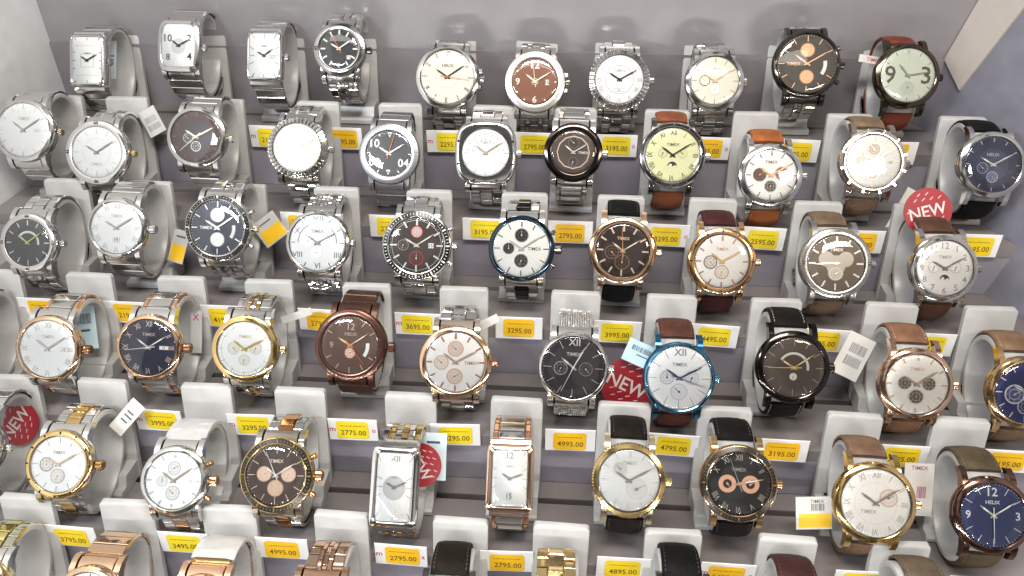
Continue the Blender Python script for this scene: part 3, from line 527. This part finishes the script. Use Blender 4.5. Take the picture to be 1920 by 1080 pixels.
# ---- sixth (front) row, cut by the bottom edge
watch(6, -52, 1113, 130, 'two-tone watch cut off by the lower left corner', bc=GOLD, sa=(.62, .60, .46), sb=(.72, .60, .24), st='three')
watch(6, 158, 1137, 140, 'all rose gold watch at the lower left, front row', case=(.78, .54, .36), st='solid', sa=(.76, .53, .35), rd=.84)
watch(6, 368, 1151, 134, 'front row rose gold watch wrapped in clear film', case=ROSE, st='solid', sa=(.78, .50, .24), wrap=2)
watch(6, 590, 1159, 134, 'copper-toned bracelet watch in the front row', case=(.78, .48, .31), st='hlink', sa=(.72, .50, .37), sb=(.68, .46, .34))
watch(6, 834, 1167, 134, 'front row watch on a dark brown strap', case=DARK, st='strap', sa=(.022, .016, .011))
watch(6, 1040, 1179, 130, 'yellow gold bracelet watch at the bottom edge', case=GOLD, st='three', sa=(.70, .52, .24), sb=(.74, .56, .28))
watch(6, 1285, 1173, 134, 'front row watch on a dull black strap', case=DARK, st='strap', sa=(.010, .010, .010))
watch(6, 1512, 1195, 134, 'front row watch on a dark maroon strap', case=DARK, st='strap', sa=(.040, .014, .014))
watch(6, 1762, 1201, 134, 'front row watch on an olive brown strap', case=BRONZE, st='strap', sa=(.10, .075, .05))


# ------------------------------------------------------------------ watch stands: one built, the rest copied
plm = plastic((.445, .44, .43), .34, 'white_plastic', .86, 1.06)
def stand_proto():
    root = empty('watch_stand', (0, 0, 0))
    cy, cz = -LC*math.cos(TILT), LC*math.sin(TILT)+48.0    # loop centre above the tread (y back, z up)
    def W(q, x, a, b): # ellipse frame to the stand's frame, as (x, d, v)
        yy = cy-(-a*NY) if False else cy+a*NY+b*TY; zz = cz+a*NZ+b*TZ
        return (x, -yy, zz)
    mb = MB(); n = 56; o_a, o_b, th, hw = LA-1.5, LB-1.5, 3.0, 9.6; rings = []
    for x, ins in ((-hw, .5), (-hw+.5, 0), (hw-.5, 0), (hw, .5)): rings.append([W(0, x, (o_a-ins)*math.cos(2*math.pi*i/n), (o_b-ins)*math.sin(2*math.pi*i/n)) for i in range(n)])
    for x, ins in ((hw, th-.5), (hw-.5, th), (-hw+.5, th), (-hw, th-.5)): rings.append([W(0, x, (o_a-ins)*math.cos(2*math.pi*i/n), (o_b-ins)*math.sin(2*math.pi*i/n)) for i in range(n)])
    rings.append(rings[0]); mb.loft(rings, 0, False, False); mb.build('ring', [plm], root, 45)
    # leaning back plate with rounded top corners
    mb = MB(); hw = 14.6; z1 = 59.8; lean = math.tan(R_(14)); sect = []
    prof = [(-hw, 0.3), (hw, 0.3), (hw, z1-1.8)]+[(hw-1.8+1.8*math.cos(R_(a)), z1-1.8+1.8*math.sin(R_(a))) for a in (30, 60, 90)]+[(-hw+1.8-1.8*math.sin(R_(a)), z1-1.8+1.8*math.cos(R_(a))) for a in (0, 30, 60, 90)]
    for off, ins in ((3.6, .0), (.5, 0), (0, .5)): sect.append([(x*(1-ins/hw), -(35+z*lean+off), z-(ins if z > 5 else 0)) for x, z in prof])
    mb.loft(sect, 0); mb.build('back_plate', [plm], root, 45)
    # low foot under the loop
    mb = MB(); hw = 14.3
    pr = [(17, .2), (16, 1.2), (16, 3.6), (17.5, 4.6), (22, 4.6), (25, 10.5), (37.5, 10.5), (36.5, .2)]
    mb.loft([[(x*(1-.0), -y, z) for y, z in pr] for x in (-hw, hw)], 0); mb.build('foot', [plm], root, 30)
    return root
proto = stand_proto(); first = True
for t, row, x, shift, ref, *_ in WATCHES:
    if first: s = proto; first = False; kids = s.children
    else:
        s = proto.copy(); COL.objects.link(s); kids = []
        for ch in proto.children:
            c = ch.copy(); COL.objects.link(c); c.parent = s; kids.append(c)
    y0, z0 = row_yz(row); s.location = Vector((x+random.uniform(-.8, .8), y0, z0-48))*MM; s.rotation_euler = (0, 0, R_(random.uniform(-2, 2)))
    for k in kids:
        if k.name.startswith('ring'):
            m = Matrix.Rotation(-ROLL.get(row, 0), 3, 'X'); k.rotation_euler = (-ROLL.get(row, 0), 0, 0)
            k.location = (Vector((0, TY*shift, 48+TZ*shift))-m @ Vector((0, 0, 48)))*MM
    tag(s, 'white plastic stand holding the '+ref, 'watch stand', 'white plastic watch stands')

# ------------------------------------------------------------------ price cards on the step fronts
cardm = plastic((.80, .80, .79), .5, 'card'); ink = paint((.13, .075, .012), .6); mag = paint((.50, .015, .13), .5)
YEL = [(.85, .62, .015), (.86, .50, .012), (.84, .66, .02)]
def price_card(x, row, ref, m, price, dx):
    y0, z0 = row_yz(row); root = empty('price_card', (x+dx+random.uniform(-.6, .6), y0-11.0, z0-47.2), (R_(-4), R_(random.uniform(-1.2, 1.2)), R_(random.uniform(-2, 2))))
    tag(root, 'yellow-stickered price card under the '+ref, 'price card', 'price cards on the step fronts')
    mb = MB(); mb.box(-14.2, 14.2, .1, .7, -7.4, 8.0, 0, .15)
    if 'm' in m: mb.text('m', -11.9, .2, 3.6, .76, 1, 0, 1.0)
    if 'o' in m or 'a' in m: mb.text('a' if 'a' in m else 'o', 12.0, .0, 3.4, .76, 1, 0, .9)
    mb.build('card', [cardm, mag], root, 0)
    cx = random.uniform(-.8, .8)+(1.5 if m else 0)*(0 if 'a' in m or 'o' in m else 1); mb = MB(); w, h = 9.3, 6.2; cy_ = random.uniform(-.4, .6); pts = []
    # wavy die-cut corners of a price-gun label
    for sx, sv in ((-1, -1), (1, -1), (1, 1), (-1, 1)):
        c = [(w, h*.82), (w*.86, h), ] if sx*sv > 0 else [(w*.86, h), (w, h*.82)]
        pts += [(cx+sx*a, .95, cy_+sv*b) for a, b in c]
    mb.add(pts, [list(range(len(pts)))], 0)
    mb.text(price or random.choice(['2195.00', '2795.00', '3295.00', '2595.00', '1995.00', '3795.00', '5495.00']), cx+.4, cy_-1.9, 3.5, 1.0, 1, random.uniform(-2, 2), .92)
    q = cx-7
    while q < cx+7:
        l = random.uniform(.5, 1.6); mb.box(q, q+l*.6, .9, 1.0, cy_+2.7, cy_+3.2, 1); q += l*.6+random.uniform(.3, .6)
    mb.build('sticker', [plastic(random.choice(YEL), .45, 'sticker_paper'), ink], root, 0)
for t, row, x, shift, ref, m, price, dx, card in WATCHES:
    if card and row < 6: price_card(x, row, ref, m, price, dx)

# ------------------------------------------------------------------ swing tags, stickers and cards among the watches
def face_at(px, py, row, d, rz=0, rx=0):
    P = at(px, py, row, d); o = empty('hang_tag', P, (-TILT+R_(rx), 0, 0)); o.rotation_euler.rotate_axis('Y', R_(rz)); return o, scale_at(P)
red = plastic((.29, .008, .017), .4, 'red_card', .85, 1.1); whi = paint((.62, .56, .54), .5)
def new_disc(px, py, row, d, rpx, rz, label):
    o, s = face_at(px, py, row, d, rz); o.name = 'new_badge'; tag(o, label, 'badge', 'round red badges'); r = rpx/s
    mb = MB(); mb.loft([[(r*math.sin(2*math.pi*i/48), q, r*math.cos(2*math.pi*i/48)) for i in range(48)][::-1] for q in (-.5, .0)], 0)
    y = -r*.8; k = 0
    while y < r*.85:
        x = -r*.8+(k % 2)*r*.17
        while x < r*.85:
            if math.hypot(x, y) < r*.82 and not (abs(y) < r*.30 and abs(x) < r*.78):
                a = R_(38); l = r*.085
                mb.add([(x-l*math.cos(a)-.12, .05, y-l*math.sin(a)+.2), (x-l*math.cos(a)+.12, .05, y-l*math.sin(a)-.2), (x+l*math.cos(a)+.12, .05, y+l*math.sin(a)-.2), (x+l*math.cos(a)-.12, .05, y+l*math.sin(a)+.2)], [[0, 1, 2, 3]], 1)
            x += r*.34
        y += r*.22; k += 1
    mb.text('NEW', 0, 0, r*.50, .08, 1, -4, .95); mb.build('disc', [red, whi], o, 0)
new_disc(1740, 396, 3, -22, 44, -12, 'round red badge above the brown strap of the moon phase watch')
new_disc(1176, 722, 4, -30, 50, 28, 'round red NEW badge between the mesh watch and the blue cased watch')
new_disc(786, 872, 5, -30, 42, 60, 'round red badge half hidden behind the rectangular fluted silver watch')
new_disc(30, 792, 5, -40, 44, -50, 'round red badge behind the left stand ring of the fifth row')
def swing(px, py, row, d, w, h, rz, label, col, prints=(), dark=(.05, .08, .12), rx=0, yel=None, name='hang_tag', cat='hang tag'):
    o, s = face_at(px, py, row, d, rz, rx); o.name = name; tag(o, label, cat, 'loose paper tags tied to the watches'); W, H = w/s/2, h/s/2
    mb = MB(); mb.box(-W, W, -.35, 0, -H, H, 0)
    for kind, x, y, z in prints:
        if kind == 'bars':
            q = x*W-z*W
            while q < x*W+z*W:
                b = random.uniform(.12, .5); mb.add([(q, .03, y*H-.22*H), (q+b, .03, y*H-.22*H), (q+b, .03, y*H+.22*H), (q, .03, y*H+.22*H)], [[0, 1, 2, 3]], 1); q += b+random.uniform(.15, .4)
        elif kind == 'line': mb.add([(x*W-z*W, .03, y*H-.05*H), (x*W+z*W, .03, y*H-.05*H), (x*W+z*W, .03, y*H+.05*H), (x*W-z*W, .03, y*H+.05*H)], [[0, 1, 2, 3]], 1)
        else: mb.text(kind, x*W, y*H, z*H, .03, 1)
    mb.build('paper', [plastic(col, .5, 'tag_paper'), paint(dark, .6)], o, 0)
    if yel:
        mb = MB(); mb.box(-W*.85, W*.95, .02, .12, -H*.9, H*yel, 0); mb.build('sticker', [plastic((.84, .50, .015), .45, 'sticker_paper')], o, 0)
blue = (.50, .68, .78); paper = (.50, .50, .48)
swing(1200, 664, 4, -24, 58, 44, 22, 'pale blue barcode tag left of the blue cased watch', blue, (('bars', .1, .35, .75), ('line', .2, -.15, .4)))
swing(150, 612, 4, -34, 62, 88, -8, 'pale blue tag inside the stand ring of the copper crowned watch', (.55, .70, .76), (('bars', .2, .3, .5), ('line', .1, -.2, .5)))
swing(206, 112, 1, -30, 24, 70, 0, 'blue and white tag inside the ring of the rectangular watch, back left corner', (.62, .72, .76), (('line', 0, .2, .7), ('line', 0, 0, .7), ('line', 0, -.2, .7)), (.08, .30, .42))
swing(812, 856, 5, -36, 50, 90, 0, 'pale blue card behind the round badge beside the beaded bracelet', (.60, .72, .78), (('line', 0, .6, .5),))
swing(335, 462, 3, -36, 30, 62, 14, 'orange priced paper tag behind the tachymeter chronograph', paper, (('line', 0, .6, .6),), yel=.1)
swing(506, 430, 3, -36, 50, 52, -38, 'white folded tag with an orange label beside the black tachymeter chronograph', paper, (('line', 0, .6, .5),), yel=.15)
swing(556, 592, 4, -30, 60, 14, -20, 'narrow white paper tab right of the yellow gold bezel watch', paper)
swing(912, 606, 4, -18, 50, 16, -28, 'narrow white paper tab right of the three rose subdials watch', paper)
swing(238, 782, 5, -34, 30, 72, 40, 'white scribbled paper tag beside the gold bezel two-tone watch', (.72, .71, .66), (('line', 0, .3, .5), ('line', .1, .05, .6), ('line', 0, -.25, .5)), (.1, .1, .1))
swing(285, 228, 2, -36, 34, 52, -30, 'striped paper tag behind the gold crowned silver watch', paper, (('bars', 0, .2, .7), ('bars', 0, -.4, .7)), (.2, .2, .22))
swing(368, 622, 4, -40, 22, 80, 0, 'white paper tag with a red letter between the blue and the yellow gold watches', paper, (('X', -.1, .68, .30),), (.5, .02, .06))
swing(1600, 668, 4, -30, 52, 84, 24, 'grey barcode tag left of the light brown strap, fourth row', (.55, .53, .50), (('bars', .1, .35, .6), ('bars', .1, -.25, .6)), (.12, .12, .13))
swing(1526, 962, 5, -24, 66, 62, -4, 'white tag with a yellow label left of the large yellow gold watch', (.66, .64, .61), (('TIMEX', .2, .72, .2), ('bars', .2, .35, .35)), (.08, .07, .07), yel=-.05)
swing(1722, 918, 5, -34, 54, 100, 0, 'white name card right of the large yellow gold watch', (.58, .55, .51), (('TIMEX', 0, .82, .15), ('bars', .2, -.1, .3)), (.30, .06, .12))
swing(1634, 112, 1, -22, 46, 14, 8, 'white strip with red lettering behind the bronze watch, back row', (.62, .58, .54), (('TIMEX', .2, 0, .95),), (.45, .03, .05))
swing(1692, 400, 2, -34, 30, 96, 26, 'white folded paper strip below the notched bezel watch', (.66, .63, .58))


# ------------------------------------------------------------------ the stepped display and the case around it
X0, X1 = -420, 420; XL, XR = -362, 276
root = empty('stepped_display', (0, 200, -160)); root['label'] = 'purple-grey stepped display that all the watch stands stand on'; root['category'] = 'display shelf'
def world(mb, name, mats, parent=None, smooth=0):
    o = mb.build(name, mats, None, smooth)
    if parent: o.parent = parent; o.matrix_parent_inverse = Matrix.Translation(-parent.location)
    return o
lam = laminate((.19, .17, .168)); lam2 = laminate((.285, .27, .315)); slot = paint((.012, .010, .010), .6)
for r in range(1, 7):
    y0, z0 = row_yz(r); zt = z0-48; yb = y0+46
    mb = MB()   # the tread in two boards with a dark slot between them
    ys = y0+29.5
    mb.box(X0, X1, -ys+0, -(y0-9.9), zt-8, zt, 0); mb.box(X0, X1, -yb, -(ys+4.2), zt-8, zt, 0); mb.box(X0, X1, -(ys+4.1), -(ys+.1), zt-8, zt-6, 1)
    world(mb, 'tread', [lam, slot], root)
    mb = MB(); mb.box(X0, X1, -(y0-7), -(y0-9.7), zt-STEP_H, zt-8.02, 0); world(mb, 'riser', [lam2], root)
yb = row_yz(1)[0]+46; zb = row_yz(1)[1]
mb = MB(); mb.box(X0, X1, -(yb+8), -yb, zb-56, zb-2.6, 0); world(mb, 'upper_riser', [laminate((.215, .198, .21))], root)
wallm = plastic((.235, .225, .235), .24, 'wall_board', .95, 1.04); whitew = plastic((.74, .75, .76), .45, 'white_board', .92, 1.04); pw = plastic((.185, .185, .225), .5, 'grey_board', .85, 1.1)
mb = MB(); mb.box(X0-60, X1+260, -(yb+12), -(yb+2), zb-60, 520, 0); tag(world(mb, 'back_wall', [wallm]), kind='structure')
mb = MB(); mb.loft([[(x-6, -(yb+1.8), z), (x, -(yb+1.8), z), (x-16, 340, z), (x-22, 340, z)] for x, z in ((XL, -260), (XL, 520))], 0); tag(world(mb, 'left_wall', [whitew]), kind='structure')
def onback(px, py, y):
    v = ray(px, py); return CAM+v*((y-CAM.y)/v.y)
A, B = onback(1772, 113, yb+1.8), onback(1839, 0, yb+1.8); up = (B-A)/(B-A).z; fw = Vector((.40, -1, 0)); nw = up.cross(fw).normalized()
if nw.x > 0: nw = -nw
def slab(pts, name, m, th):
    mb = MB(); mb.loft([[(p.x+nw.x*o, -(p.y+nw.y*o), p.z+nw.z*o) for p in pts] for o in th], 0, True, True); return tag(world(mb, name, [m]), kind='structure')
lo, hi = A+up*-330, A+up*430
slab([lo, hi, hi+fw*560, lo+fw*560], 'right_wall', pw, (-6, 0))
def onwall(px, py):
    v = ray(px, py); return CAM+v*((A-CAM).dot(nw)/v.dot(nw))
q = [onwall(*p) for p in ((1774, 112), (1898, -100), (2010, -96), (1802, 170))]
slab(q, 'corner_trim', plastic((.44, .40, .37), .5, 'trim_board'), (.2, 2.0))
mb = MB(); mb.box(-900, 900, -600, 900, -290, -280, 0); tag(world(mb, 'floor', [laminate((.12, .11, .11))]), kind='structure')

# ------------------------------------------------------------------ light
def area(name, loc, look, sx, sy, power, col):
    l = bpy.data.lights.new(name, 'AREA'); l.shape = 'RECTANGLE'; l.size = sx*MM; l.size_y = sy*MM; l.energy = power; l.color = col
    o = bpy.data.objects.new(name, l); COL.objects.link(o); o.location = Vector(loc)*MM
    o.rotation_euler = (Vector(look)-Vector(loc)).to_track_quat('-Z', 'Y').to_euler(); return o
area('case_tube_lamp', (-40, -250, 520), (-20, -40, -40), 700, 50, .6, (1, .95, .88))
area('left_fill', (-350, -450, 390), (-100, -20, -10), 180, 60, 2.5, (.90, .95, 1))  # added cool fill from the left that brightens the dials
area('front_fill', (30, -340, 770), (0, -40, -40), 420, 100, 6.6, (1, .945, .875))  # added fill, set high so the crystals do not mirror it
area('right_warm_fill', (400, -450, 390), (120, -20, -10), 160, 60, 1.2, (1, .88, .74))  # added warm fill for the dials, also suggests haze on the right
def diode(x, y, z):
    l = bpy.data.lights.new('strip_diode', 'POINT'); l.energy = .055; l.shadow_soft_size = .0013; l.color = (1, .98, .95)
    o = bpy.data.objects.new('strip_diode', l); COL.objects.link(o); o.location = Vector((x, y, z))*MM
for i in range(54): diode(-300+i*12, -322, -48)
for i in range(18): diode(-392, -330, -60+i*13)

w = bpy.data.worlds.new('World'); bpy.context.scene.world = w; w.use_nodes = True; nt = w.node_tree; bg = nt.nodes['Background']
tc = nt.nodes.new('ShaderNodeTexCoord'); sp = nt.nodes.new('ShaderNodeSeparateXYZ'); nt.links.new(tc.outputs['Generated'], sp.inputs[0])
cr = nt.nodes.new('ShaderNodeValToRGB'); e = cr.color_ramp.elements
mr = nt.nodes.new('ShaderNodeMapRange'); mr.inputs['From Min'].default_value = -1; mr.inputs['From Max'].default_value = 1
nt.links.new(sp.outputs['Z'], mr.inputs['Value']); nt.links.new(mr.outputs['Result'], cr.inputs['Fac'])
e[0].position = .30; e[0].color = (.10, .09, .08, 1); e[1].position = .95; e[1].color = (.95, .95, .93, 1)
n2 = e.new(.52); n2.color = (.22, .195, .175, 1); n3 = e.new(.66); n3.color = (.82, .76, .69, 1)
nz = nt.nodes.new('ShaderNodeTexNoise'); nz.inputs['Scale'].default_value = 3.6; nt.links.new(tc.outputs['Generated'], nz.inputs['Vector'])
r2 = nt.nodes.new('ShaderNodeMapRange'); r2.inputs['From Min'].default_value = .46; r2.inputs['From Max'].default_value = .54; r2.inputs['To Min'].default_value = .22; r2.inputs['To Max'].default_value = 1.75
nt.links.new(nz.outputs['Fac'], r2.inputs['Value'])
vm = nt.nodes.new('ShaderNodeVectorMath'); vm.operation = 'SCALE'; nt.links.new(cr.outputs['Color'], vm.inputs[0]); nt.links.new(r2.outputs['Result'], vm.inputs['Scale'])
nt.links.new(vm.outputs['Vector'], bg.inputs['Color']); bg.inputs['Strength'].default_value = .35

# ------------------------------------------------------------------ camera
cd = bpy.data.cameras.new('camera'); cam = bpy.data.objects.new('camera', cd); COL.objects.link(cam)
cam.location = CAM*MM; cam.rotation_euler = (R_(90)-PITCH, 0, YAW); cd.sensor_width = 36; cd.lens = FPX/1920*36; cd.clip_start = .01; cd.clip_end = 50
sc = bpy.context.scene; sc.camera = cam
sc.view_settings.view_transform = 'Standard'; sc.view_settings.look = 'None'; sc.view_settings.exposure = 0
sc.cycles.max_bounces = 8; sc.cycles.transparent_max_bounces = 12; sc.cycles.caustics_reflective = False; sc.cycles.caustics_refractive = False
